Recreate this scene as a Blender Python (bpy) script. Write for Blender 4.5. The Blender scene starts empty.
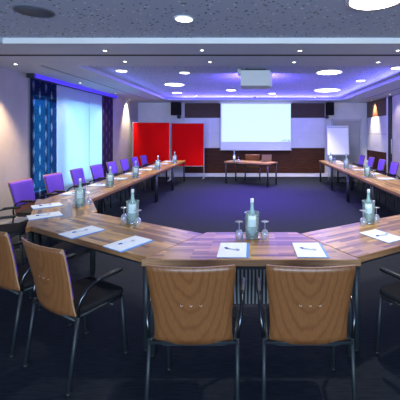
import bpy, bmesh, math, random
from mathutils import Vector, Matrix
R = math.radians
random.seed(7)
scn = bpy.context.scene
COL = scn.collection

# ---------------------------------------------------------------- camera, world, exposure
CAM_H = 1.70
F, VX, VY = 330.0, 252.5, 132.8
cam_d = bpy.data.cameras.new('camera')
cam = bpy.data.objects.new('camera', cam_d); COL.objects.link(cam)
cam.location = (0, 0, CAM_H); cam.rotation_euler = (R(90), 0, 0)
cam_d.sensor_width = 36; cam_d.lens = F / 400 * 36
cam_d.shift_x = -(VX - 200) / 400; cam_d.shift_y = -(200 - VY) / 400
cam_d.clip_start = 0.02
scn.camera = cam
W = bpy.data.worlds.new('daylight'); scn.world = W; W.use_nodes = True
W.node_tree.nodes['Background'].inputs[0].default_value = (0.30, 0.63, 1.0, 1)
W.node_tree.nodes['Background'].inputs[1].default_value = 1.15
vs = scn.view_settings
vs.view_transform = 'Standard'; vs.look = 'None'; vs.gamma = 1; vs.use_curve_mapping = False
vs.exposure = 0.0
SPOT_W, DISC_E, SMALL_E, LED_E, WASH_W, HAL_W = 75.0, 9.0, 10.0, 0.9, 110.0, 85.0

def area_light(name, loc, rot, sx, sy, watts, col, spread=180):
    d = bpy.data.lights.new(name, 'AREA'); d.spread = R(spread); d.shape = 'RECTANGLE'; d.size = sx; d.size_y = sy
    d.energy = watts; d.color = col
    o = bpy.data.objects.new(name, d); COL.objects.link(o); o.location = loc; o.rotation_euler = rot
    return o

# purple LED light of the ceiling coffer (its rows of LEDs), daylight behind the panel curtains
VIOLET = (0.22, 0.08, 1.0)
area_light('coffer_led_light', (0.06, 8.6, 2.90), (0, 0, 0), 3.0, 3.8, 300, VIOLET, 72)
area_light('projector_lift_led', (0.06, 6.88, 2.63), (R(104), 0, 0), 0.54, 0.05, 80, (0.20, 0.12, 1.0))
area_light('cove_led_far', (0.06, 11.55, 2.74), (R(-100), 0, 0), 5.4, 0.10, 190, (0.18, 0.14, 1.0))
area_light('cove_led_left', (-2.90, 8.9, 2.77), (R(97), 0, R(-90)), 5.0, 0.05, 7, (0.16, 0.15, 1.0))
area_light('cove_led_right', (3.0, 8.9, 2.76), (R(97), 0, R(90)), 5.0, 0.05, 70, (0.16, 0.14, 1.0))
area_light('added_rear_fill', (0, -4.7, 1.5), (R(90), 0, 0), 7.6, 2.2, 720, (0.66, 0.81, 1.0))  # unseen fill added behind the camera for chair backs and front ceiling
area_light('window_daylight', (-4.62, 8.3, 1.5), (0, R(-90), 0), 1.9, 3.2, 60, (0.42, 0.75, 1.0))

# ---------------------------------------------------------------- mesh helpers
class MB:
    def __init__(self): self.v = []; self.f = []; self.mi = []; self.sm = []
    def add(self, vs_, fs, mi=0, smooth=False):
        n = len(self.v); self.v += [tuple(p) for p in vs_]
        for f in fs: self.f.append([i + n for i in f]); self.mi.append(mi); self.sm.append(smooth)
        return self
    def box(self, x0, x1, y0, y1, z0, z1, mi=0, mat=None):
        p = [Vector((x, y, z)) for z in (z0, z1) for y in (y0, y1) for x in (x0, x1)]
        if mat: p = [mat @ q for q in p]
        return self.add(p, [(0, 2, 3, 1), (4, 5, 7, 6), (0, 1, 5, 4), (2, 6, 7, 3), (0, 4, 6, 2), (1, 3, 7, 5)], mi)
    def tube(self, pts, r, n=10, mi=0):
        pts = [Vector(p) for p in pts]; rings = []
        rr = r if isinstance(r, (list, tuple)) else [r] * len(pts)
        up = None
        for i, p in enumerate(pts):
            a = pts[max(i - 1, 0)]; b = pts[min(i + 1, len(pts) - 1)]
            t = (b - a).normalized()
            if up is None:
                up = Vector((0, 0, 1)) if abs(t.z) < .9 else Vector((1, 0, 0))
            s = t.cross(up).normalized(); u = s.cross(t).normalized(); up = u
            rings.append([p + (s * math.cos(2 * math.pi * k / n) + u * math.sin(2 * math.pi * k / n)) * rr[i] for k in range(n)])
        vv = [q for ring in rings for q in ring]; ff = []
        for i in range(len(pts) - 1):
            for k in range(n):
                ff.append((i * n + k, i * n + (k + 1) % n, (i + 1) * n + (k + 1) % n, (i + 1) * n + k))
        self.add(vv, ff, mi, True)
        m = len(pts) - 1
        return self.add(rings[0] + rings[m], [tuple(range(n))[::-1], tuple(range(n, 2 * n))], mi)
    def lathe(self, prof, n=20, mi=0, c=(0, 0, 0), cap=True):
        vv = []; ff = []
        for (r, z) in prof:
            for k in range(n):
                a = 2 * math.pi * k / n; vv.append((c[0] + r * math.cos(a), c[1] + r * math.sin(a), c[2] + z))
        for i in range(len(prof) - 1):
            for k in range(n):
                ff.append((i * n + k, i * n + (k + 1) % n, (i + 1) * n + (k + 1) % n, (i + 1) * n + k))
        self.add(vv, ff, mi, True)
        if cap:
            for i, rev in ((0, True), (len(prof) - 1, False)):
                if prof[i][0] > 1e-4:
                    ring = vv[i * n:(i + 1) * n]; f = tuple(range(n))
                    self.add(ring, [f[::-1] if rev else f], mi)
        return self
    def prism(self, poly, z0, z1, mi=0, side=None):
        n = len(poly); vv = [(x, y, z0) for x, y in poly] + [(x, y, z1) for x, y in poly]
        self.add(vv, [tuple(range(n))[::-1], tuple(range(n, 2 * n))], mi)
        return self.add(vv, [(i, (i + 1) % n, (i + 1) % n + n, i + n) for i in range(n)], mi if side is None else side)
    def build(self, name, mats, parent=None, bevel=0, seg=2):
        me = bpy.data.meshes.new(name); me.from_pydata(self.v, [], self.f)
        if not isinstance(mats, (list, tuple)): mats = [mats]
        for m in mats: me.materials.append(m)
        for p, mi, s in zip(me.polygons, self.mi, self.sm): p.material_index = mi; p.use_smooth = s
        bm = bmesh.new(); bm.from_mesh(me); bmesh.ops.remove_doubles(bm, verts=bm.verts, dist=1e-5)
        bmesh.ops.recalc_face_normals(bm, faces=bm.faces); bm.to_mesh(me); bm.free()
        o = bpy.data.objects.new(name, me); COL.objects.link(o)
        if parent: o.parent = parent
        if bevel:
            b = o.modifiers.new('bevel', 'BEVEL'); b.width = bevel; b.segments = seg; b.limit_method = 'ANGLE'; b.angle_limit = R(40)
        return o

def tag(o, label, cat, group=None, kind=None):
    o['label'] = label; o['category'] = cat
    if group: o['group'] = group
    if kind: o['kind'] = kind
    return o
def thing(name, label, cat, loc=(0, 0, 0), rz=0, group=None):
    o = bpy.data.objects.new(name, None); COL.objects.link(o); o.empty_display_size = .1
    o.location = loc; o.rotation_euler = (0, 0, rz)
    return tag(o, label, cat, group)
def struct(o): o['kind'] = 'structure'; return o
def copy_tree(o, parent=None):
    c = o.copy(); COL.objects.link(c)
    if parent: c.parent = parent
    for ch in list(o.children): copy_tree(ch, c)
    return c
def place(proto, used, loc, rz, label, group=None):
    o = proto if not used else copy_tree(proto)
    o.location = loc; o.rotation_euler = (0, 0, rz); o['label'] = label
    if group: o['group'] = group
    return o

# ---------------------------------------------------------------- materials
def mat(name, col=(.5, .5, .5), rough=.5, metal=0, emis=None, estr=0, spec=.5, coat=0):
    m = bpy.data.materials.new(name); m.use_nodes = True
    b = m.node_tree.nodes['Principled BSDF']
    b.inputs['Base Color'].default_value = (*col, 1); b.inputs['Roughness'].default_value = rough
    b.inputs['Metallic'].default_value = metal; b.inputs['Specular IOR Level'].default_value = spec
    b.inputs['Coat Weight'].default_value = coat
    if emis: b.inputs['Emission Color'].default_value = (*emis, 1); b.inputs['Emission Strength'].default_value = estr
    return m
def N(m, t, **kw):
    n = m.node_tree.nodes.new(t)
    for k, v in kw.items(): setattr(n, k, v)
    return n
def L(m, a, b): m.node_tree.links.new(a, b)
def bsdf(m): return m.node_tree.nodes['Principled BSDF']
def coords(m, scale=(1, 1, 1), rot=(0, 0, 0), out='Object'):
    tc = N(m, 'ShaderNodeTexCoord'); mp = N(m, 'ShaderNodeMapping')
    mp.inputs['Scale'].default_value = scale; mp.inputs['Rotation'].default_value = rot
    L(m, tc.outputs[out], mp.inputs['Vector']); return mp.outputs['Vector']
def ramp(m, fac, stops):
    r = N(m, 'ShaderNodeValToRGB'); e = r.color_ramp.elements
    while len(e) < len(stops): e.new(.5)
    for q, (p, c) in zip(e, stops): q.position = p; q.color = (*c, 1)
    L(m, fac, r.inputs['Fac']); return r.outputs['Color']
def noise_mat(name, c0, c1, scale=(8, 8, 8), rough=.6, detail=3, bump=0, spec=.5, s=1.0, lo=.35, hi=.65):
    m = mat(name, c0, rough, spec=spec); n = N(m, 'ShaderNodeTexNoise')
    n.inputs['Scale'].default_value = s; n.inputs['Detail'].default_value = detail
    L(m, coords(m, scale), n.inputs['Vector'])
    L(m, ramp(m, n.outputs['Fac'], [(lo, c0), (hi, c1)]), bsdf(m).inputs['Base Color'])
    if bump:
        bp = N(m, 'ShaderNodeBump'); bp.inputs['Strength'].default_value = bump; bp.inputs['Distance'].default_value = .01
        L(m, n.outputs['Fac'], bp.inputs['Height']); L(m, bp.outputs['Normal'], bsdf(m).inputs['Normal'])
    return m

def mix_rgb(m, a, b, fac, mode='MULTIPLY'):
    x = N(m, 'ShaderNodeMix', data_type='RGBA', blend_type=mode)
    if isinstance(fac, float): x.inputs[0].default_value = fac
    else: L(m, fac, x.inputs[0])
    for sock, v in ((x.inputs[6], a), (x.inputs[7], b)):
        if isinstance(v, tuple): sock.default_value = (*v, 1)
        else: L(m, v, sock)
    return x.outputs[2]

# butcher-block table top
m_top = mat('stave_wood', rough=.34, coat=.1, spec=.4); bsdf(m_top).inputs['Coat Roughness'].default_value = .22
br = N(m_top, 'ShaderNodeTexBrick'); br.offset = .37; br.offset_frequency = 2; br.squash = 1
for k, v in (('Scale', 1), ('Brick Width', .34), ('Row Height', .040), ('Mortar Size', .0007), ('Mortar Smooth', 0), ('Bias', 0)): br.inputs[k].default_value = v
br.inputs['Color1'].default_value = (.15, .068, .016, 1); br.inputs['Color2'].default_value = (.62, .37, .095, 1); br.inputs['Mortar'].default_value = (.12, .06, .03, 1)
L(m_top, coords(m_top), br.inputs['Vector'])
gn = N(m_top, 'ShaderNodeTexNoise'); gn.inputs['Scale'].default_value = 1; gn.inputs['Detail'].default_value = 4
L(m_top, coords(m_top, (4, 90, 90)), gn.inputs['Vector'])
L(m_top, mix_rgb(m_top, br.outputs['Color'], ramp(m_top, gn.outputs['Fac'], [(.3, (.72, .7, .68)), (.7, (1.15, 1.12, 1.1))]), .8), bsdf(m_top).inputs['Base Color'])
m_edge = noise_mat('table_edge_wood', (.27, .125, .045), (.40, .20, .085), (5, 5, 60), .4)

def plywood(name, c0, c1, rough=.38):
    m = mat(name, rough=rough, coat=.15)
    w = N(m, 'ShaderNodeTexWave', wave_type='RINGS', rings_direction='SPHERICAL'); w.inputs['Scale'].default_value = 9
    w.inputs['Distortion'].default_value = 3.2; w.inputs['Detail'].default_value = 2; w.inputs['Detail Scale'].default_value = 1.6
    cv = coords(m, (1, 1, .30)); cv.node.inputs['Location'].default_value = (.015, .3, -.33); L(m, cv, w.inputs['Vector'])
    g = N(m, 'ShaderNodeTexNoise'); g.inputs['Scale'].default_value = 1; g.inputs['Detail'].default_value = 4
    L(m, coords(m, (130, 130, 9)), g.inputs['Vector'])
    c = ramp(m, w.outputs['Fac'], [(.0, c0), (.35, c1), (1, c1)])
    L(m, mix_rgb(m, c, ramp(m, g.outputs['Fac'], [(.3, (.8, .8, .8)), (.7, (1.1, 1.1, 1.1))]), .7), bsdf(m).inputs['Base Color'])
    return m
m_ply = plywood('beech_plywood', (.165, .060, .019), (.205, .079, .026))
m_plyedge = mat('plywood_edge', (.42, .25, .13), .45)
m_black = mat('black_metal', (.018, .022, .027), .35, spec=.5)
m_leg = mat('dark_green_grey_metal', (.012, .017, .021), .5, metal=.0)
m_chrome = mat('chrome', (.75, .78, .82), .12, metal=1)
m_arm = mat('dark_polished_tube', (.06, .065, .075), .2, metal=.9)
m_rubber = mat('black_plastic', (.012, .012, .014), .45)
m_seat = noise_mat('black_upholstery', (.010, .010, .012), (.02, .02, .024), (300, 300, 300), .95, spec=.15)
m_painted_violet = noise_mat('painted_violet_light', (.13, .045, .50), (.19, .08, .66), (260, 260, 260), .8)  # violet light on the chair backs, put into the colour
m_grom = mat('pale_grommet', (.7, .62, .5), .4)
m_hole = mat('dark_hole', (.01, .01, .01), .9)

# carpet
m_carpet = mat('navy_carpet', (.02, .024, .04), .95, spec=.1)
n1 = N(m_carpet, 'ShaderNodeTexNoise'); n1.inputs['Scale'].default_value = 1; n1.inputs['Detail'].default_value = 3
L(m_carpet, coords(m_carpet, (9, 75, 1)), n1.inputs['Vector'])
L(m_carpet, ramp(m_carpet, n1.outputs['Fac'], [(.32, (.010, .0135, .018)), (.7, (.021, .025, .034))]), bsdf(m_carpet).inputs['Base Color'])

m_soffit = noise_mat('painted_soffit', (.53, .57, .67), (.56, .60, .70), (2, 2, 2), .8)
m_white = noise_mat('white_paint', (.80, .80, .80), (.84, .84, .84), (2, 2, 2), .6)
# perforated acoustic ceiling: irregular holes with paler lips
m_perf = mat('perforated_acoustic_board', (.43, .50, .66), .85)
vo = N(m_perf, 'ShaderNodeTexVoronoi'); vo.inputs['Scale'].default_value = 1; vo.inputs['Randomness'].default_value = 1
L(m_perf, coords(m_perf, (15, 15, 15)), vo.inputs['Vector'])
rc = ramp(m_perf, vo.outputs['Distance'], [(.0, (.05, .05, .06)), (.17, (.06, .06, .07)), (.21, (.43, .50, .66)), (1, (.43, .50, .66))])
vo2 = N(m_perf, 'ShaderNodeTexVoronoi'); vo2.inputs['Scale'].default_value = 1
L(m_perf, coords(m_perf, (13, 13, 13), (0, 0, .6)), vo2.inputs['Vector'])
rc2 = ramp(m_perf, vo2.outputs['Distance'], [(.0, (1, 1, 1)), (.13, (1, 1, 1)), (.17, (0, 0, 0)), (1, (0, 0, 0))])
L(m_perf, mix_rgb(m_perf, rc, (.88, .9, .95), rc2, 'MIX'), bsdf(m_perf).inputs['Base Color'])
m_gap = mat('shadow_gap', (.02, .02, .03), .9)
m_wall = noise_mat('beige_wall_paint', (.37, .345, .315), (.41, .38, .35), (3, 3, 3), .75)
m_wallg = noise_mat('pale_grey_wall', (.56, .58, .62), (.60, .62, .66), (3, 3, 3), .7)
m_wallr = noise_mat('grey_wall', (.36, .37, .39), (.40, .41, .43), (3, 3, 3), .7)
m_panel = noise_mat('white_wall_panel', (.66, .66, .68), (.70, .70, .72), (3, 3, 3), .5)
m_dkwood = noise_mat('dark_walnut_panel', (.036, .010, .004), (.075, .024, .009), (3, 3, 45), .6, spec=.2)
m_dkwood2 = noise_mat('dark_taupe_panel', (.055, .034, .026), (.08, .050, .038), (3, 3, 45), .6, spec=.2)
m_red = noise_mat('red_felt', (.60, .001, .002), (.70, .002, .003), (120, 120, 120), .9, spec=.1)
m_grey = mat('grey_metal', (.42, .44, .5), .4, metal=.2)
m_door = noise_mat('grey_door_paint', (.27, .28, .30), (.30, .31, .33), (2, 2, 8), .5)
m_paper = mat('white_paper', (.80, .88, .92), .6)
m_line = mat('grey_print', (.35, .42, .5), .7)
m_folder = mat('blue_folder', (.10, .30, .72), .45)
m_pen = mat('blue_pen', (.02, .05, .40), .3)
m_penw = mat('white_pen_barrel', (.7, .75, .85), .3)
m_led = mat('violet_led', (.2, .1, .9), .5, emis=(.17, .14, 1.0), estr=LED_E)
m_led2 = mat('violet_led_dim', (.08, .04, .6), .5, emis=(.06, .03, .9), estr=.55)
m_disc = mat('lit_opal_diffuser', (.9, .9, .9), .4, emis=(1, .97, .92), estr=DISC_E)
m_small = mat('lit_lamp', (.9, .9, .9), .4, emis=(1, .93, .80), estr=SMALL_E)
m_house = mat('projector_white', (.72, .74, .74), .5)
m_screen = mat('lit_projection', (.25, .28, .28), .8, emis=(.70, .95, 1.0), estr=.9)
m_screenw = mat('matte_white_screen', (.80, .83, .92), .8)
m_logo = mat('projected_grey_mark', (.2, .22, .2), .8, emis=(.22, .34, .38), estr=.8)

def glass(name, tint, edge=.28, diff=0.0, dcol=(.8, .9, .9)):
    m = bpy.data.materials.new(name); m.use_nodes = True; nt = m.node_tree; nt.nodes.clear()
    out = N(m, 'ShaderNodeOutputMaterial'); tr = N(m, 'ShaderNodeBsdfTransparent'); tr.inputs[0].default_value = (*tint, 1)
    gl = N(m, 'ShaderNodeBsdfGlossy'); gl.inputs['Roughness'].default_value = .08; gl.inputs['Color'].default_value = (.95, 1, 1, 1)
    lw = N(m, 'ShaderNodeLayerWeight'); lw.inputs['Blend'].default_value = edge
    mx = N(m, 'ShaderNodeMixShader'); L(m, lw.outputs['Fresnel'], mx.inputs[0]); L(m, tr.outputs[0], mx.inputs[1]); L(m, gl.outputs[0], mx.inputs[2])
    last = mx
    if diff:
        d = N(m, 'ShaderNodeBsdfDiffuse'); d.inputs[0].default_value = (*dcol, 1)
        m2 = N(m, 'ShaderNodeMixShader'); m2.inputs[0].default_value = diff
        L(m, mx.outputs[0], m2.inputs[1]); L(m, d.outputs[0], m2.inputs[2]); last = m2
    L(m, last.outputs[0], out.inputs[0]); return m
m_glass = glass('clear_glass', (.93, .97, .97), .3, .15, (.8, .95, .95))
m_stem = glass('stemware_glass', (.93, .95, .97), .4, .2, (.9, .92, 1))
m_bottle = glass('pale_green_bottle_glass', (.80, .95, .92), .3, .34, (.62, .90, .84))
m_pane = glass('window_glass', (.95, .98, 1), .12)
m_cap = mat('white_cap', (.75, .78, .8), .4)
m_label = mat('white_bottle_label', (.85, .92, .95), .6)

def fabric(name, col, transp, transl, pattern=None):
    m = bpy.data.materials.new(name); m.use_nodes = True; nt = m.node_tree; nt.nodes.clear()
    out = N(m, 'ShaderNodeOutputMaterial'); d = N(m, 'ShaderNodeBsdfDiffuse'); t = N(m, 'ShaderNodeBsdfTranslucent'); tr = N(m, 'ShaderNodeBsdfTransparent')
    m1 = N(m, 'ShaderNodeMixShader'); m1.inputs[0].default_value = transl
    m2 = N(m, 'ShaderNodeMixShader'); m2.inputs[0].default_value = transp
    L(m, d.outputs[0], m1.inputs[1]); L(m, t.outputs[0], m1.inputs[2]); L(m, m1.outputs[0], m2.inputs[1]); L(m, tr.outputs[0], m2.inputs[2]); L(m, m2.outputs[0], out.inputs[0])
    if pattern:
        tc = N(m, 'ShaderNodeTexCoord'); sp = N(m, 'ShaderNodeSeparateXYZ'); L(m, tc.outputs['Object'], sp.inputs[0])
        def M(op, a, b=0.0):
            q = N(m, 'ShaderNodeMath', operation=op)
            for i, v in enumerate((a, b)):
                if isinstance(v, (int, float)): q.inputs[i].default_value = v
                else: L(m, v, q.inputs[i])
            return q.outputs[0]
        u = M('MULTIPLY', sp.outputs['Y'], 1 / .20); col_i = M('FLOOR', u)
        fu = M('ABSOLUTE', M('SUBTRACT', M('FRACT', u), .5))
        off = M('MULTIPLY', M('MODULO', M('ABSOLUTE', col_i), 2.0), .5)
        fz = M('ABSOLUTE', M('SUBTRACT', M('FRACT', M('ADD', M('MULTIPLY', sp.outputs['Z'], 1 / .34), off)), .5))
        no = N(m, 'ShaderNodeTexNoise'); no.inputs['Scale'].default_value = 22; L(m, tc.outputs['Object'], no.inputs['Vector'])
        s_ = M('ADD', M('ADD', M('MULTIPLY', fu, 2.2), M('MULTIPLY', fz, 1.2)), M('MULTIPLY', M('SUBTRACT', no.outputs['Fac'], .5), .5))
        leaf = M('LESS_THAN', s_, .42)
        c = mix_rgb(m, pattern[0], pattern[1], leaf, 'MIX'); L(m, c, d.inputs[0])
        ct = mix_rgb(m, pattern[2], pattern[3], leaf, 'MIX'); L(m, ct, tr.inputs[0]); L(m, c, t.inputs[0])
    else:
        d.inputs[0].default_value = (*col, 1); t.inputs[0].default_value = (*col, 1); tr.inputs[0].default_value = (.9, .97, 1, 1)
    return m
m_sheer = fabric('sheer_white_fabric', (.70, .82, .92), .34, .55)
m_leaf = fabric('dark_leaf_fabric', (.1, .1, .2), .62, .2, ((.035, .035, .085), (.25, .23, .36), (.16, .52, .75), (.80, .97, 1.0)))
m_plum = fabric('dark_plum_fabric', (.1, .1, .2), .06, .2, ((.05, .03, .07), (.13, .09, .14), (.2, .2, .4), (.5, .6, .8)))

# perforated modesty panel
m_mod = mat('slotted_dark_metal', (.03, .03, .035), .4, metal=.2)
wv = N(m_mod, 'ShaderNodeTexWave', wave_type='BANDS', bands_direction='X'); wv.inputs['Scale'].default_value = 10; wv.inputs['Distortion'].default_value = 1.5; wv.inputs['Detail'].default_value = 0; wv.inputs['Detail Scale'].default_value = .6
L(m_mod, coords(m_mod, (1, 1, .5)), wv.inputs['Vector'])
L(m_mod, ramp(m_mod, wv.outputs['Fac'], [(.45, (.012, .012, .014)), (.7, (.22, .23, .24))]), bsdf(m_mod).inputs['Base Color'])

# ---------------------------------------------------------------- room shell
XW, YB, YF, ZS, ZC = 4.44, 12.80, -4.5, 2.87, 2.94
struct(MB().box(-XW - .3, XW + .3, YF - .2, YB + .2, -.12, 0).build('floor', m_carpet))
# soffit (lower ceiling) around the two coffers
FX0, FX1, FY0, FY1 = -3.26, 3.26, -3.6, 4.32
RX0, RX1, RY0, RY1 = -3.07, 3.22, 5.78, 11.80
b = MB(); T = ZC + .02
b.box(-XW, FX0, YF, 4.93, ZS, T); b.box(FX1, XW, YF, 4.93, ZS, T); b.box(FX0, FX1, YF, FY0, ZS, T); b.box(FX0, FX1, FY1, 4.93, ZS, T)
b.box(-XW, XW, 5.04, RY0, ZS, T); b.box(-XW, RX0, RY0, RY1, ZS, T); b.box(RX1, XW, RY0, RY1, ZS, T); b.box(-XW, XW, RY1, YB, ZS, T)
struct(b.build('ceiling', m_soffit))
struct(MB().box(-XW, XW, 4.9305, 5.0395, ZS + .0015, T + .02).build('groove_shade_filler', m_gap))  # dark filler, the groove's shade put into its colour
struct(MB().box(FX0 - .1, FX1 + .1, FY0 - .1, FY1 + .1, ZC, ZC + .05).build('ceiling_front', m_perf))
struct(MB().box(RX0 - .1, RX1 + .1, RY0 - .1, RY1 + .1, ZC, ZC + .05).build('ceiling_rear', m_perf))
struct(MB().box(-XW - .2, XW + .2, YF - .1, YB + .1, T + .04, T + .14).build('ceiling_slab', m_gap))
struct(MB().box(FX0, FX1, FY1 - .012, FY1, ZS - .004, ZC).build('trim_2', m_white))   # white coffer face
b = MB(); b.box(RX0, RX1, RY1 - .012, RY1, ZS - .003, ZC); b.box(RX1 - .012, RX1, RY0, RY1 - .013, ZS - .003, ZC); b.box(RX0, RX0 + .012, RY0, RY1 - .013, ZS - .003, ZC)
struct(b.build('trim_3', m_soffit))
# walls
WY0, WY1, WZ0, WZ1 = 6.70, 10.20, .45, 2.47
b = MB(); b.box(-XW - .25, -XW, YF, WY0, 0, ZC); b.box(-XW - .25, -XW, WY1, YB, 0, ZC); b.box(-XW - .25, -XW, WY0, WY1, 0, WZ0); b.box(-XW - .25, -XW, WY0, WY1, WZ1, ZC)
struct(b.build('wall_left', m_wall))
struct(MB().box(-XW - .25, XW + .25, YB, YB + .2, 0, ZC).build('wall_back', m_wallg))
struct(MB().box(XW, XW + .25, YF, YB, 0, ZC).build('wall_right', m_wallr))
b = MB(); b.box(-XW - .25, -3.9, YF - .2, YF, 0, ZC); b.box(3.9, XW + .25, YF - .2, YF, 0, ZC); b.box(-3.9, 3.9, YF - .2, YF, 0, .35); b.box(-3.9, 3.9, YF - .2, YF, 2.65, ZC)
struct(b.build('wall_front', m_wall))
w2 = struct(MB().box(-3.86, 3.86, YF - .12, YF - .11, .39, 2.61).build('added_rear_window', m_pane))  # unseen window added to go with the rear fill light
b = MB()
for x in (-3.9, -1.97, -.03, 1.91, 3.84): b.box(x, x + .06, YF - .14, YF - .08, .35, 2.65)
b.box(-3.84, 3.84, YF - .14, YF - .08, .35, .41); b.box(-3.84, 3.84, YF - .14, YF - .08, 2.59, 2.65); b.build('window_frame', m_grey, w2)  # frame of the added rear window, unseen
# cladding on the back wall: taupe band, white panels, walnut wainscot
cx0, cx1, cy = -2.62, 2.79, YB - .04
b = MB()
b.box(cx0, cx1, cy, YB - .001, 2.28, ZS - .02)
struct(b.build('trim_4', m_dkwood2))
b = MB(); xs = [cx0, -1.28, 0.05, 1.45, cx1]
for i in range(4):
    for z0, z1 in ((1.12, 1.685), (1.70, 2.27)): b.box(xs[i] + .006, xs[i + 1] - .006, cy, YB - .001, z0, z1)
struct(b.build('trim_5', m_panel))
struct(MB().box(cx0, cx1, cy, YB - .001, .145, 1.11).build('trim_6', m_dkwood))
struct(MB().box(-XW, 3.0, YB - .03, YB - .001, .0, .135).build('baseboard_back', m_panel))
# cladding on the right wall
b = MB(); b.box(XW - .04, XW - .001, 10.80, 12.66, 2.28, ZS - .01); struct(b.build('trim_7', noise_mat('walnut_band', (.055, .018, .008), (.11, .04, .016), (3, 3, 45), .35)))
b = MB()
for z0, z1 in ((1.05, 1.65), (1.67, 2.27)): b.box(XW - .04, XW - .001, 10.80, 12.66, z0, z1)
struct(b.build('trim_8', m_panel))
struct(MB().box(XW - .04, XW - .001, 10.80, 12.66, .15, 1.04).build('trim_9', m_dkwood))
struct(MB().box(XW - .06, XW - .001, 10.64, 10.795, 0, ZS - .005).build('groove_shade_filler0', m_panel))
struct(MB().box(-XW + .001, -XW + .016, YF, YB - .035, 0, .1).build('baseboard_left', m_wallr))
# window in the left wall
wroot = MB().box(-XW - .20, -XW - .19, WY0 + .05, WY1 - .05, WZ0 + .05, WZ1 - .05).build('window_1', m_pane); struct(wroot)
b = MB(); fx0, fx1 = -XW - .23, -XW - .13
for y, w_ in ((WY0, .06), (7.44, .38), (8.85, .07), (WY1 - .06, .06)): b.box(fx0, fx1, y, y + w_, WZ0, WZ1)
b.box(fx0, fx1, WY0, WY1, WZ0, WZ0 + .06); b.box(fx0, fx1, WY0, WY1, WZ1 - .06, WZ1)
b.build('window_frame', m_grey, wroot)
MB().box(-XW - .13, -XW - .002, WY0 + .01, WY1 - .01, WZ0 + .001, WZ0 + .03).build('window_sill', m_white, wroot)
# grey door in the back wall
dx0, dx1 = 3.05, 4.22
d1 = struct(MB().box(dx0 + .06, dx1 - .06, YB - .035, YB - .002, .01, 2.18).build('door_1', m_door))
b = MB(); b.box(dx0, dx0 + .06, YB - .05, YB - .002, 0, 2.24); b.box(dx1 - .06, dx1, YB - .05, YB - .002, 0, 2.24); b.box(dx0, dx1, YB - .05, YB - .002, 2.18, 2.24)
b.build('door_frame', m_grey, d1)
MB().tube([(dx0 + .13, YB - .04, 1.05), (dx0 + .13, YB - .08, 1.05), (dx0 + .25, YB - .08, 1.05)], .011).build('door_handle', m_chrome, d1)
# door in the right wall with a long pull handle
d2 = struct(MB().box(XW - .03, XW - .002, 8.9, 10.42, .01, ZS - .03).build('door_2', noise_mat('warm_grey_door', (.46, .42, .38), (.50, .46, .42), (2, 2, 6), .5)))
b = MB(); b.box(XW - .075, XW - .002, 10.42, 10.63, 0, ZS - .005); b.build('door_frame', m_black, d2)
MB().tube([(XW - .03, 10.33, 1.5), (XW - .09, 10.33, 1.5), (XW - .09, 10.33, 1.05), (XW - .03, 10.33, 1.05)], .013).build('door_handle', m_grey, d2)

# ---------------------------------------------------------------- lights and ceiling fittings
def led(name, label, x0, x1, y0, y1, z0, z1, m=m_led):
    return tag(MB().box(x0, x1, y0, y1, z0, z1).build('light_strip', m), label, 'light', 'violet light strips')
led('', 'violet light strip along the right edge of the rear ceiling coffer', RX1 - .022, RX1 - .0125, RY0 + .05, RY1 - .05, ZC - .035, ZC - .012)
led('', 'violet light strip along the window side edge of the rear ceiling coffer', RX0 + .0125, RX0 + .02, 8.6, RY1 - .05, ZC - .03, ZC - .014)
led('', 'violet light strip across the far edge of the ceiling coffer above the screen', RX0 + .05, RX1 - .05, RY1 - .021, RY1 - .0125, ZC - .03, ZC - .012)
led('', 'blue violet strip along the curtain rail above the window', -4.299, -4.28, 6.52, 10.46, 2.785, 2.868, m_led2)

def on_plane(px, py, z):
    Y = F * (z - CAM_H) / (VY - py); return ((px - VX) * Y / F, Y)
def spot_light(parent, watts, col, angle=95, blend=.6, z=-.02, tilt=0):
    d = bpy.data.lights.new('lamp_light', 'SPOT'); d.energy = watts; d.color = col; d.spot_size = R(angle); d.spot_blend = blend; d.shadow_soft_size = .05
    o = bpy.data.objects.new('lamp_light', d); COL.objects.link(o); o.parent = parent; o.location = (0, 0, z); o.rotation_euler = (0, R(tilt), 0)
def round_lamp(x, y, z, r, label, big):
    t = thing('ceiling_disc_lamp' if big else 'recessed_downlight', label, 'ceiling light', (x, y, z), 0, 'round white ceiling lamps' if big else 'small round downlights')
    MB().lathe([(r * .9, -.0005), (r + .012, -.0005), (r + .012, -.012), (r * .9, -.012)], 40, cap=False).build('trim_ring', m_white, t)
    MB().lathe([(r * .985, -.0006), (r * .985, -.006), (r * .5, -.0105), (.001, -.011)], 40).build('diffuser', m_disc, t)
    spot_light(t, SPOT_W * (2.2 if big else .9), (1, .95, .88), 150, .8, -.03)
    return t
for (px, py, wpx, big, lab) in [
        (376, -1.0, 57, 1, 'very large round lit lamp in the front ceiling, top right of the view'),
        (184, 18.5, 18, 0, 'oval looking lit downlight alone in the speckled front ceiling'),
        (329, 72.0, 26, 1, 'large round lit lamp in the rear coffer, right side, nearer the beam'),
        (327, 90.0, 26, 1, 'large round lit lamp in the rear coffer, right side, nearer the screen wall'),
        (174.5, 84.3, 20, 1, 'large round lit lamp in the rear coffer, left of the projector box'),
        (184.5, 72.5, 10, 0, 'small round downlight in front of the large left coffer lamp'),
        (177, 92.6, 10, 0, 'small round downlight behind the large left coffer lamp'),
        (231, 90, 10, 0, 'small round downlight just behind the projector box'),
        (272, 93.3, 7, 0, 'small round downlight above the right side of the screen'),
        (360.5, 80.5, 9, 0, 'small round downlight beside the right violet coffer edge'),
        (397, 67.6, 12, 0, 'small round downlight at the right picture edge in the rear coffer'),
        (121.5, 70.6, 11, 0, 'small oval downlight in the near left corner of the rear coffer')]:
    x, y = on_plane(px, py, ZC); round_lamp(x, y, ZC, wpx * y / F / 2, lab, big)

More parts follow.
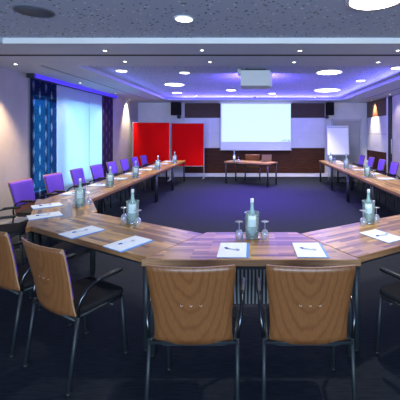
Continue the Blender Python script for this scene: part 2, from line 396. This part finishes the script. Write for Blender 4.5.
def halogen(px, py, z, label, watts, col=(1, .86, .66), angle=80, xy=None, tilt=0):
    x, y = xy or on_plane(px, py, z)
    t = thing('halogen_spot', label, 'spotlight', (x, y, z), 0, 'tiny halogen ceiling spots')
    MB().lathe([(.022, -.0005), (.042, -.0005), (.042, -.006), (.030, -.009), (.022, -.006)], 20, cap=False).build('bezel', m_chrome, t)
    MB().lathe([(.0285, -.0006), (.0285, -.006), (.001, -.010)], 16).build('lamp', m_small, t)
    if watts: spot_light(t, watts, col, angle, .7, -.02, tilt)
    return t
names = ['first', 'second', 'third', 'fourth']
for i, p in enumerate([(105, 50.4), (202, 50), (300, 50.4), (398, 50.2)]):
    halogen(*p, ZS, f'{names[i]} tiny spot from the left in the beam row nearest the camera', HAL_W)
for i, p in enumerate([(125, 61.3), (210, 61.6), (294, 62), (378, 62)]):
    halogen(*p, ZS, f'{names[i]} tiny spot from the left in the beam row beside the rear coffer', HAL_W)
for i, p in enumerate([(196, 95.6), (276, 96.4), (315, 97)]):
    halogen(*p, ZC, f'tiny spot at the coffer end by the screen wall, {names[i]} from the left', HAL_W * 3.6)
halogen(18, 65, ZS, 'tiny spot washing the beige left wall before the curtains', WASH_W * 4.6, (1, .70, .40), 74, (-4.02, 5.60), 4)
halogen(80.5, 82.6, ZS, 'tiny spot above the white sheer panels at the window', WASH_W * .7, (1, .95, .9), 95, (-4.02, 7.70))
halogen(115.5, 93, ZS, 'tiny spot above the plum curtain panel at the window', WASH_W * .4, (1, .9, .8), 95, (-4.02, 9.70))
halogen(140, 99, ZS, 'tiny spot washing the left wall beside the red pinboard', WASH_W * 5, (1, .86, .58), 66, (-4.32, 11.60), 14)
halogen(368, 100.5, ZS, 'tiny spot washing the white panels of the right wall', WASH_W * 6, (1, .86, .70), 66, (4.28, 11.85), -14)
halogen(391, 94, ZS, 'tiny spot above the door in the right wall', WASH_W * .4, (1, .85, .66), 90, (4.15, 9.95))

x, y = on_plane(34, 11, ZC)
t = thing('ceiling_loudspeaker', 'dark round loudspeaker grille in the speckled front ceiling', 'speaker', (x, y, ZC))
MB().lathe([(.165, -.0005), (.185, -.0005), (.185, -.008), (.165, -.008)], 40, cap=False).build('rim', mat('slate_paint', (.16, .18, .24), .6), t)
MB().lathe([(.17, -.0006), (.17, -.006), (.001, -.006)], 40).build('grille', noise_mat('speaker_mesh', (.05, .06, .09), (.10, .11, .15), (200, 200, 200), .6), t)
x, y = on_plane(255, 97, ZC)
tag(MB().lathe([(.055, -.0005), (.055, -.02), (.035, -.04), (.001, -.042)], 20, c=(x, y, ZC)).build('ceiling_sensor', m_rubber), 'small dark sensor dome on the ceiling above the screen', 'sensor')
for (x, y0, y1, lab) in ((-3.65, 5.72, 11.3, 'long dark slot vent in the soffit beside the window'), (3.84, 5.72, 11.6, 'long dark slot vent in the soffit beside the right wall')):
    t = thing('slot_vent', lab, 'air vent', (x, y0, ZS), 0, 'linear ceiling slots')
    MB().box(-.018, .018, 0, y1 - y0, -.004, -.0005).build('slot', m_gap, t)
    b = MB(); b.box(-.026, -.0185, 0, y1 - y0, -.005, -.0005); b.box(.0185, .026, 0, y1 - y0, -.005, -.0005); b.build('frame', m_soffit, t)
t = thing('perforated_vent', 'pale perforated air grille in the soffit before the window', 'air vent', (-3.72, 5.75, ZS))
MB().box(-.04, .04, 0, 1.3, -.005, -.0005).build('plate', m_soffit, t)
b = MB()
for i in range(26):
    for j in range(2): b.lathe([(.009, -.0055), (.001, -.0058)], 8, c=(-.018 + .036 * j, .03 + .048 * i + .02 * j, 0))
b.build('perforation', m_gap, t)

t = thing('projector_lift', 'pale grey projector housing hanging below the rear coffer ceiling', 'projector', (.058, 6.60, ZC))
MB().box(-.288, .288, -.25, .25, -.335, -.03).build('housing', m_house, t, .012)
for s in (-1, 1):
    MB().prism([(s * .29, -.2), (s * .345, -.24), (s * .345, .1), (s * .29, .1)], -.09, -.001).build('wing_bracket', m_house, t)
MB().box(-.2, .2, -.2, .2, -.03, -.001).build('ceiling_plate', m_black, t)
MB().lathe([(.05, -.001), (.05, .03), (.035, .03)], 20).build('lens', m_rubber, t)
t.children[-1].rotation_euler = (R(-90), 0, 0); t.children[-1].location = (0, .25, -.2)

# ---------------------------------------------------------------- curtains
def curtain(y0, y1, m, label, x=-4.412, z1=2.784):
    t = thing('hanging_curtain', label, 'curtain', (x, y0, .12), 0, 'hanging curtain panels at the window')
    MB().box(-.002, .002, .0015, y1 - y0 - .0015, 0.03, z1 - .12).build('fabric', m, t)
    MB().box(-.008, .008, .002, y1 - y0 - .002, 0, .03).build('weight_bar', m_grey, t)
curtain(6.55, 7.435, m_leaf, 'dark curtain panel with pale leaf pattern, nearest the beige wall')
curtain(7.435, 8.13, m_sheer, 'white sheer curtain panel next to the leaf patterned panel')
curtain(8.13, 8.92, m_sheer, 'white sheer curtain panel in the middle of the three', -4.419)
curtain(8.92, 9.67, m_sheer, 'white sheer curtain panel next to the plum panel')
curtain(9.67, 10.43, m_plum, 'dark plum curtain panel at the far end of the window')
t = thing('curtain_rail', 'dark curtain rail along the soffit above the window', 'curtain rail', (-4.365, 6.50, 2.79))
MB().box(-.07, .065, 0, 3.98, 0, .079).build('rail', mat('slate_rail', (.06, .06, .14), .5), t)
MB().box(-.0745, .068, -.02, 0, -.005, .079).build('end_cap', m_black, t)

# ---------------------------------------------------------------- tables
TW, TL, TH = .693, 1.664, .746
t30 = math.tan(R(30)); LI = TL - 2 * TW * t30
RECT = [(-TL / 2, -TW / 2), (TL / 2, -TW / 2), (TL / 2, TW / 2), (-TL / 2, TW / 2)]
TRAP = [(-TL / 2, -TW / 2), (TL / 2, -TW / 2), (LI / 2, TW / 2), (-LI / 2, TW / 2)]
def inset(poly, d):
    n = len(poly); out = []
    for i in range(n):
        p0, p1, p2 = [Vector(poly[j % n]) for j in (i - 1, i, i + 1)]
        e1 = (p1 - p0).normalized(); e2 = (p2 - p1).normalized()
        n1 = Vector((-e1.y, e1.x)); n2 = Vector((-e2.y, e2.x))
        k = d / (1 + n1.dot(n2)); q = p1 + (n1 + n2) * k; out.append((q.x, q.y))
    return out
def make_table(poly, name, label, modesty=False):
    t = thing(name, label, 'table', (0, 0, 0), 0, 'stave wood conference tables')
    MB().prism(inset(poly, .002), TH - .052, TH, 0, 1).build('table_top', [m_top, m_edge], t, .006, 3)
    o, i_ = inset(poly, .075), inset(poly, .10)
    b = MB(); n = len(o)
    for k in range(n):
        j = (k + 1) % n; q = [o[k], o[j], i_[j], i_[k]]
        b.prism(q, TH - .105, TH - .0535)
    b.build('under_frame', m_black, t)
    for (x, y) in inset(poly, .045):
        lg = MB().lathe([(.026, .012), (.026, TH - .0535)], 14)
        l = lg.build('leg', m_leg, t); l.location = (x, y, 0)
        MB().lathe([(.022, .0), (.024, .012), (.001, .012)], 14).build('foot', m_rubber, l)
    if modesty:
        mb = MB(); mb.box(-.52, .52, -.01, .01, .24, TH - .054); mb.build('modesty_panel', m_mod, t)
    return t
X0, Z0 = -.009, 2.481
tab = make_table(TRAP, 'trapezoid_table', 'wooden trapezoid table at the front, two wood chair backs before it', True)
tab.location = (X0, Z0 + TW / 2, 0)
c30, s30 = math.cos(R(30)), math.sin(R(30))
rects, first_rect, first_trap = [], None, tab
def V2(x, y): return Vector((x, y))
for s, sd in ((-1, 'left'), (1, 'right')):
    Np, Fp = V2(X0 + s * TL / 2, Z0), V2(X0 + s * LI / 2, Z0 + TW)
    d = V2(s * c30, s30); O, I = Np + d * TL, Fp + d * TL
    d2 = V2(s * s30, c30); P, C = O + d2 * TL, I + d2 * LI
    if first_rect is None:
        first_rect = make_table(RECT, 'rectangular_table', '')
        t = first_rect
    else: t = copy_tree(first_rect)
    ctr = (Np + Fp + O + I) / 4; t.location = (ctr.x, ctr.y, 0); t.rotation_euler = (0, 0, R(30) * s)
    t['label'] = f'slanted rectangular wooden table {"to the left" if s < 0 else "to the right"} of the front trapezoid table'
    if s < 0:
        t = make_table(TRAP, 'trapezoid_table', 'wooden trapezoid corner table where the left row of tables begins')
    else: t = copy_tree(t_left); t['label'] = 'wooden trapezoid corner table where the right row of tables begins'
    t_left = t
    ctr = (O + I + P + C) / 4; t.location = (ctr.x, ctr.y, 0); t.rotation_euler = (0, 0, R(60) * s)
    xin = C.x; yst = C.y
    if s < 0: XL, YS = xin, yst
    else: XR = xin
    for k in range(4):
        t = copy_tree(first_rect); t.location = (xin + s * TW / 2, yst + TL * (k + .5), 0); t.rotation_euler = (0, 0, R(90) * s)
        t['label'] = f'rectangular wooden table, {names[k]} from the front in the straight {sd} row'
hd = copy_tree(first_rect); hd.location = (-.056, 10.96, 0); hd['label'] = 'lone presenter table in front of the projection screen'

# ---------------------------------------------------------------- chairs
def sweep_shell(rows, th, nu=10):
    """backrest shell: rows of (z, y, half width, edge curl)"""
    fr, bk = [], []
    for (z, y, hw, cu) in rows:
        for i in range(nu + 1):
            u = -1 + 2 * i / nu; yy = y + cu * u * u
            bk.append((u * hw, yy, z)); fr.append((u * hw, yy + th, z))
    n = nu + 1; m = len(rows); off = n * m; ff = []; edge = []
    for r in range(m - 1):
        for i in range(nu):
            a = r * n + i
            ff.append((a, a + 1, a + n + 1, a + n)); ff.append((off + a, off + a + n, off + a + n + 1, off + a + 1))
        for i in (0, nu):
            a = r * n + i; edge.append((a, a + n, off + a + n, off + a))
    for r in (0, m - 1):
        for i in range(nu):
            a = r * n + i; edge.append((a, a + 1, off + a + 1, off + a))
    return bk + fr, ff, edge
def make_chair():
    t = thing('conference_chair', '', 'chair', (0, 0, 0), 0, 'conference chairs around the tables')
    rows = []
    for i in range(13):
        z = .452 + .498 * i / 12; q = i / 12
        hw = .233 + .028 * max(0, (q - .35) / .65) ** 1.3 - .004 * math.sin(math.pi * min(1, q / .5))
        y = -.235 - .095 * q ** 1.4 + .012 * max(0, 1 - q / .2) ** 2
        if i == 12: hw -= .008
        rows.append((z, y, hw, .035))
    vv, ff, ed = sweep_shell(rows, .011); b = MB(); b.add(vv, ff, 0, True); b.add(vv, ed, 1); bk = b.build('backrest', [m_ply, m_plyedge], t)
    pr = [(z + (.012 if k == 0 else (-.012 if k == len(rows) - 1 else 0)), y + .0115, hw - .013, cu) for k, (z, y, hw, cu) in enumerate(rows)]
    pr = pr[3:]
    vv, ff, ed = sweep_shell(pr, .012); b = MB(); b.add(vv, ff, 0, True); b.add(vv, ed, 0); b.build('violet_light_sheet', m_painted_violet, t)  # thin sheet coloured as violet light falling on the plain plywood back
    for k in (-1, 0, 1):
        r = rows[6]; u = k * .055 / r[2]; yy = r[1] + .035 * u * u
        h = MB().lathe([(.0055, .0), (.0075, .0), (.0075, .0012), (.0055, .0012)], 14, cap=False).build('grip_hole', [m_grom, m_hole], bk)
        h.location = (k * .055, yy - .0008, .71); h.rotation_euler = (R(82), 0, 0)
        MB().lathe([(.0065, .0004), (.0065, .001), (.0001, .0011)], 14).build('dark_opening', m_hole, bk)
        bk.children[-1].location = h.location; bk.children[-1].rotation_euler = h.rotation_euler
    # seat cushion, rounded plan
    pl = []
    for (cx, cy_, a0) in ((.17, .17, 0), (-.17, .17, 90), (-.17, -.15, 180), (.17, -.15, 270)):
        for k in range(5):
            a = R(a0 + 22.5 * k); pl.append((cx + .055 * math.cos(a), cy_ + .055 * math.sin(a)))
    MB().prism(pl, .442, .492).build('seat', m_seat, t, .015, 3)
    MB().prism(inset(pl, .008), .430, .4415).build('seat_shell', m_black, t)
    b = MB()
    for s in (-1, 1): b.tube([(s * .245, -.19, .462), (s * .245, .17, .452)], .0095)
    b.tube([(-.262, -.205, .455), (.262, -.205, .455)], .0105); b.tube([(-.245, .10, .420), (.245, .10, .420)], .009)
    b.build('seat_frame', m_leg, t)
    for s in (-1, 1):
        l = MB().tube([(s * .262, -.19, .476), (s * .266, -.255, .012)], .0125).build('leg', m_leg, t)
        MB().lathe([(.015, 0), (.016, .012), (.001, .013)], 12, c=(s * .266, -.256, 0)).build('foot_cap', m_rubber, l)
        l = MB().tube([(s * .245, .17, .458), (s * .247, .205, .012)], .0115).build('leg', m_leg, t)
        MB().lathe([(.015, 0), (.016, .012), (.001, .013)], 12, c=(s * .247, .206, 0)).build('foot_cap', m_rubber, l)
        pts = [(s * .264, -.19, .47), (s * .272, -.195, .53), (s * .281, -.178, .59), (s * .287, -.135, .643), (s * .29, -.08, .668), (s * .29, .0, .676), (s * .29, .12, .676)]
        a = MB().tube(pts, .0105, 12).build('armrest', m_arm, t)
        MB().tube([(s * .29, -.07, .674), (s * .29, -.05, .682), (s * .29, .10, .684), (s * .29, .135, .682)], [.010, .017, .017, .012], 12).build('arm_pad', m_rubber, a)
    return t
chair = make_chair(); used = [False]
def seat(x, y, rz, label, group='conference chairs around the tables'):
    o = place(chair, used[0], (x, y, 0), rz, label, group); used[0] = True; return o
seat(-.352, 2.165, 0, 'wood backed chair at the front table, the left of its two')
seat(.332, 2.165, 0, 'wood backed chair at the front table, the right of its two')
def diag(s, along, out, label):
    Np = V2(X0 + s * TL / 2, Z0); d = V2(s * c30, s30); n = V2(s * s30, -c30)
    p = Np + d * along + n * out; seat(p.x, p.y, R(30) * s, label)
diag(-1, .40, .215, 'wood backed chair at the left slanted table, nearer the front table')
diag(-1, 1.13, .215, 'wood backed chair cut by the left picture edge at the slanted table')
diag(1, .40, .215, 'dark chair mostly out of frame at the right picture edge, armrest showing')
# corner trapezoid on the left
O = V2(X0 - TL / 2, Z0) + V2(-c30, s30) * TL; p = O + V2(-s30, c30) * TL * .72 + V2(-c30, -s30) * .30
seat(p.x, p.y, R(-60), 'dark chair at the left corner table, only its seat and armrest in view')
ords = ['first', 'second', 'third', 'fourth', 'fifth', 'sixth', 'seventh', 'eighth']
for k in range(8):
    yy = YS + TL / 4 + TL / 2 * k
    seat(XL - TW - .37, yy + .03, R(-90) + R(random.uniform(-4, 4)), f'chair with painted violet light, {ords[k]} from the front along the left window side')
    if k >= 3:
        seat(XR + TW + .40, yy, R(90) + R(random.uniform(-4, 4)), f'chair with painted violet light along the right wall side, {ords[7 - k]} from the screen end')
seat(.0, 11.78, 0, 'wood backed chair behind the presenter table', 'conference chairs around the tables')

# ---------------------------------------------------------------- stationery
def make_pad():
    t = thing('notepad', '', 'notepad', (0, 0, 0), 0, 'white notepads at the seats')
    MB().box(-.118, .128, -.165, .165, 0, .004).build('folder', m_folder, t)
    MB().box(-.118, .106, -.163, .163, .0042, .009).build('paper', m_paper, t)
    return t
def make_pen():
    t = thing('ballpoint_pen', '', 'pen', (0, 0, 0), 0, 'pens on the notepads')
    MB().tube([(-.045, 0, .006), (.06, 0, .006)], .0048, 8).build('barrel', m_penw, t)
    MB().tube([(-.075, 0, .006), (-.045, 0, .006)], [.0035, .0062], 8).build('grip', m_pen, t)
    MB().box(.03, .062, -.0016, .0016, .011, .0135).build('clip', m_pen, t)
    return t
pad, pen = make_pad(), make_pen(); pu = [False]
def notes(x, y, rz, where, pa=R(-25)):
    place(pad, pu[0], (x, y, TH + .0004), rz, f'white notepad with blue folder {where}')
    ca, sa = math.cos(rz), math.sin(rz); ox, oy = -.005, -.01
    place(pen, pu[0], (x + ca * ox - sa * oy, y + sa * ox + ca * oy, TH + .0098), rz + pa, f'pen lying on the notepad {where}')
    pu[0] = True
notes(-.155, 2.675, 0, 'at the left front seat')
notes(.46, 2.675, 0, 'at the right front seat')
def diag_in(s, along, inw):
    Np = V2(X0 + s * TL / 2, Z0); d = V2(s * c30, s30); n = V2(-s * s30, c30); return Np + d * along + n * inw
notes(-1.064, 2.835, R(-32), 'on the left slanted table, nearer the front', R(70))
notes(-1.63, 3.16, R(-33), 'on the left slanted table, farther from the front', R(70))
p = diag_in(1, .60, .30); notes(p.x, p.y, R(30), 'on the right slanted table at the picture edge', R(-10))
for k, f_ in enumerate((.26, .70)):
    p = V2(-2.38, 3.78) if k == 0 else V2(-2.68, 4.30)
    notes(p.x, p.y, R(-50), f'on the left corner table, {"nearer" if k == 0 else "farther from"} the camera', R(80))
for k in range(8):
    yy = YS + TL / 4 + TL / 2 * k
    notes(XL - TW + .23, yy, R(-90), f'at the {ords[k]} seat of the straight left row')
    if k >= 2: notes(XR + TW - .22, yy, R(90), f'on the right row, {ords[7 - k]} from the screen')

# ---------------------------------------------------------------- bottles, coolers and upturned glasses
def make_bottle():
    t = thing('water_bottle', '', 'bottle', (0, 0, 0), 0, 'water bottles standing in the coolers')
    prof = [(.030, 0), (.037, .006), (.037, .17), (.034, .20), (.022, .235), (.0155, .262), (.0135, .30), (.0145, .318), (.0135, .33)]
    MB().lathe(prof, 24).build('body', m_bottle, t)
    MB().lathe([(.0155, .318), (.0155, .350), (.013, .353), (.001, .353)], 18).build('cap', m_cap, t)
    MB().lathe([(.0376, .105), (.0376, .165), (.035, .20), (.0345, .198), (.0370, .165), (.0370, .105)], 24, cap=False).build('label', m_label, t)
    return t
def make_cooler():
    t = thing('glass_cooler', '', 'bottle cooler', (0, 0, 0), 0, 'clear bottle coolers')
    MB().lathe([(.054, .0), (.060, .006), (.062, .10), (.063, .225), (.068, .236), (.0665, .238), (.060, .225), (.059, .10), (.056, .010), (.001, .008)], 28).build('cooler_wall', m_glass, t)
    MB().lathe([(.0632, .010), (.0640, .016), (.0632, .022), (.0602, .016)], 28, cap=False).build('base_ring', m_chrome, t)
    return t
def make_glass():
    t = thing('wine_glass', '', 'glass', (0, 0, 0), 0, 'upturned wine glasses')
    MB().lathe([(.031, 0), (.035, .03), (.034, .055), (.024, .078), (.006, .090), (.0045, .092), (.023, .077), (.0325, .055), (.0335, .03), (.0298, .001)], 24, cap=False).build('bowl', m_stem, t)
    MB().lathe([(.005, .089), (.0038, .11), (.004, .148), (.012, .154), (.036, .157), (.037, .160), (.001, .161)], 24).build('stem_and_foot', m_stem, t)
    return t
bot, coo, gla = make_bottle(), make_cooler(), make_glass(); du = [False]; gu = [False]
def drink(x, y, where, off=((-.115, -.02), (.115, -.02))):
    place(coo, du[0], (x, y, TH + .0004), random.uniform(0, 6), f'clear bottle cooler {where}')
    place(bot, du[0], (x, y, TH + .0085), random.uniform(0, 6), f'green water bottle in the cooler {where}')
    du[0] = True
    for i, (dx, dy) in enumerate(off):
        place(gla, gu[0], (x + dx, y + dy, TH + .0004), 0, f'upturned glass {"left" if i == 0 else "right"} of the cooler {where}'); gu[0] = True
drink(-.004, 2.98, 'on the front table')
drink(-1.26, 3.47, 'on the left slanted table', ((-.11, .05), (.085, -.09)))
drink(1.22, 3.47, 'on the right slanted table', ((-.085, -.09), (.10, .05)))
drink(-2.23, 4.27, 'on the left corner table', ((-.10, .07), (.05, .12)))
for k, (x, y) in enumerate([(-2.50, 5.80), (-2.47, 6.98), (-2.45, 8.55), (-2.43, 10.3)]):
    drink(x, y, f'on the left row, {names[k]} from the front', ((-.09, .08), (-.02, .125)))
for k, (x, y) in enumerate([(2.46, 10.4), (2.48, 8.75), (2.45, 7.05)]):
    drink(x, y, f'on the right row, {names[k]} from the screen', ((.09, .08), (.13, -.03)))
o = copy_tree(bot); o.location = (-.60, 10.82, TH + .0004); o['label'] = 'water bottle standing bare on the presenter table'; o['group'] = 'water bottles'
o = copy_tree(gla); o.location = (-.46, 10.80, TH + .0004); o['label'] = 'upturned glass beside the bottle on the presenter table'

# ---------------------------------------------------------------- presenter table and screen wall
t = thing('laptop', 'open laptop on the presenter table, its back to the room', 'laptop', (.46, 10.97, TH + .0005), R(10), None)
MB().box(-.165, .165, -.02, .22, 0, .016).build('keyboard_base', mat('laptop_grey', (.08, .08, .08), .4), t, .004)
MB().box(-.165, .165, -.006, .006, 0, .225).build('lid', mat('laptop_lid', (.22, .17, .12), .35, metal=.3), t, .004)
t.children[-1].location = (0, -.025, .012); t.children[-1].rotation_euler = (R(12), 0, 0)

Ys = 12.60
t = thing('projection_screen', 'bright projection screen hanging on the back wall', 'screen', (.12, Ys, 1.04))
MB().box(-1.343, 1.343, 0, .006, .02, 1.785).build('screen_cloth', m_screenw, t)
im = MB().box(-1.30, 1.343, -.0025, -.0004, .315, 1.765).build('projected_image', m_screen, t)
MB().tube([(-1.37, .003, .005), (1.37, .003, .005)], .022, 12).build('bottom_bar', m_white, t)
MB().box(-1.39, 1.39, -.04, .05, 1.79, 1.828).build('screen_case', m_white, t)
b = MB()
for (a0, a1, z0, z1) in ((.97, 1.03, .335, .36), (1.045, 1.07, .335, .40), (1.07, 1.12, .378, .40), (1.135, 1.16, .335, .40), (1.16, 1.21, .378, .40), (1.225, 1.25, .335, .40), (1.265, 1.32, .335, .36), (1.265, 1.29, .36, .40)):
    b.box(a0, a1, -.004, -.0027, z0, z1)
b.build('corner_mark', m_logo, im)

for (x0, x1, y, zb, zt, lab) in ((-4.25, -2.94, 11.74, .44, 2.08, 'red pinboard nearest the window wall, left of the pair'), (-3.03, -1.815, 12.36, .44, 2.07, 'red pinboard nearer the projection screen, right of the pair')):
    t = thing('pinboard', lab, 'pinboard', ((x0 + x1) / 2, y, 0), 0, 'red pinboards')
    h = (x1 - x0) / 2
    MB().box(-h + .0085, h - .0085, -.018, .018, zb + .02, zt - .02).build('felt_panel', m_red, t)
    b = MB(); b.box(-h + .0085, h - .0085, -.016, .016, zb, zb + .0195); b.box(-h + .0085, h - .0085, -.016, .016, zt - .0195, zt); b.build('edge_frame', m_grey, t)
    for s in (-1, 1):
        po = MB().box(s * h - .008, s * h + .008, -.016, .016, .04, zt).build('post', m_grey, t)
        MB().box(s * h - .02, s * h + .02, -.27, .27, .012, .04).build('foot', m_grey, po)
        b = MB()
        for yy in (-.24, .24): b.lathe([(.02, 0), (.02, .0115)], 12, c=(s * h, yy, 0))
        b.build('glide', m_rubber, po)

m_cab = mat('matt_black_cabinet', (.008, .008, .009), .8, spec=.15)
for (xc, w, s, lab) in ((-2.895, .35, 1, 'black wall loudspeaker high above the right red pinboard'), (2.93, .27, -1, 'black wall loudspeaker high between the screen and the grey door')):
    t = thing('wall_loudspeaker', lab, 'speaker', (xc, YB - .30, 2.365), 0, 'black wall loudspeakers')
    MB().box(-w / 2, w / 2, -.13, .13, 0, .48).build('cabinet', m_cab, t, .012)
    MB().box(-w / 2 + .02, w / 2 - .02, -.137, -.1305, .02, .46).build('grille', noise_mat('black_mesh', (.006, .006, .007), (.012, .012, .013), (150, 150, 150), .85, spec=.1), t)
    b = MB(); b.tube([(s * .1, 0, -.001), (s * .1, .0, -.06), (s * .1, .27, -.06)], .022, 10); b.build('mount_arm', m_black, t)
    MB().lathe([(.001, -.065), (.06, -.05), (.085, 0), (.06, .05), (.001, .065)], 16, c=(s * .12, -.05, -.07)).build('swivel_joint', m_black, t)

t = thing('flipchart', 'white flipchart easel in front of the grey door', 'flipchart', (3.12, 12.0, 0))
tl = R(6)
bd = MB().box(-.39, .39, -.012, .012, .0, 1.06).build('board', m_white, t); bd.location = (0, 0, .90); bd.rotation_euler = (-tl, 0, 0)
pp = MB().box(-.345, .345, -.020, -.0125, .03, 1.0).build('paper_pad', mat('flipchart_paper', (.88, .90, .93), .7), bd)
MB().box(-.37, .37, -.032, -.0205, .985, 1.03).build('clamp_bar', m_grey, bd)
MB().box(-.38, .38, -.085, -.0125, -.02, .012).build('pen_tray', m_grey, bd)
for (xa, ya, xb, yb, za) in ((-.25, .02, -.42, -.25, 1.1), (.25, .02, .42, -.25, 1.1), (0, .12, 0, .62, 1.75)):
    MB().tube([(xa, ya + .012, za), (xb, yb, .012)], .013).build('leg', m_grey, t)
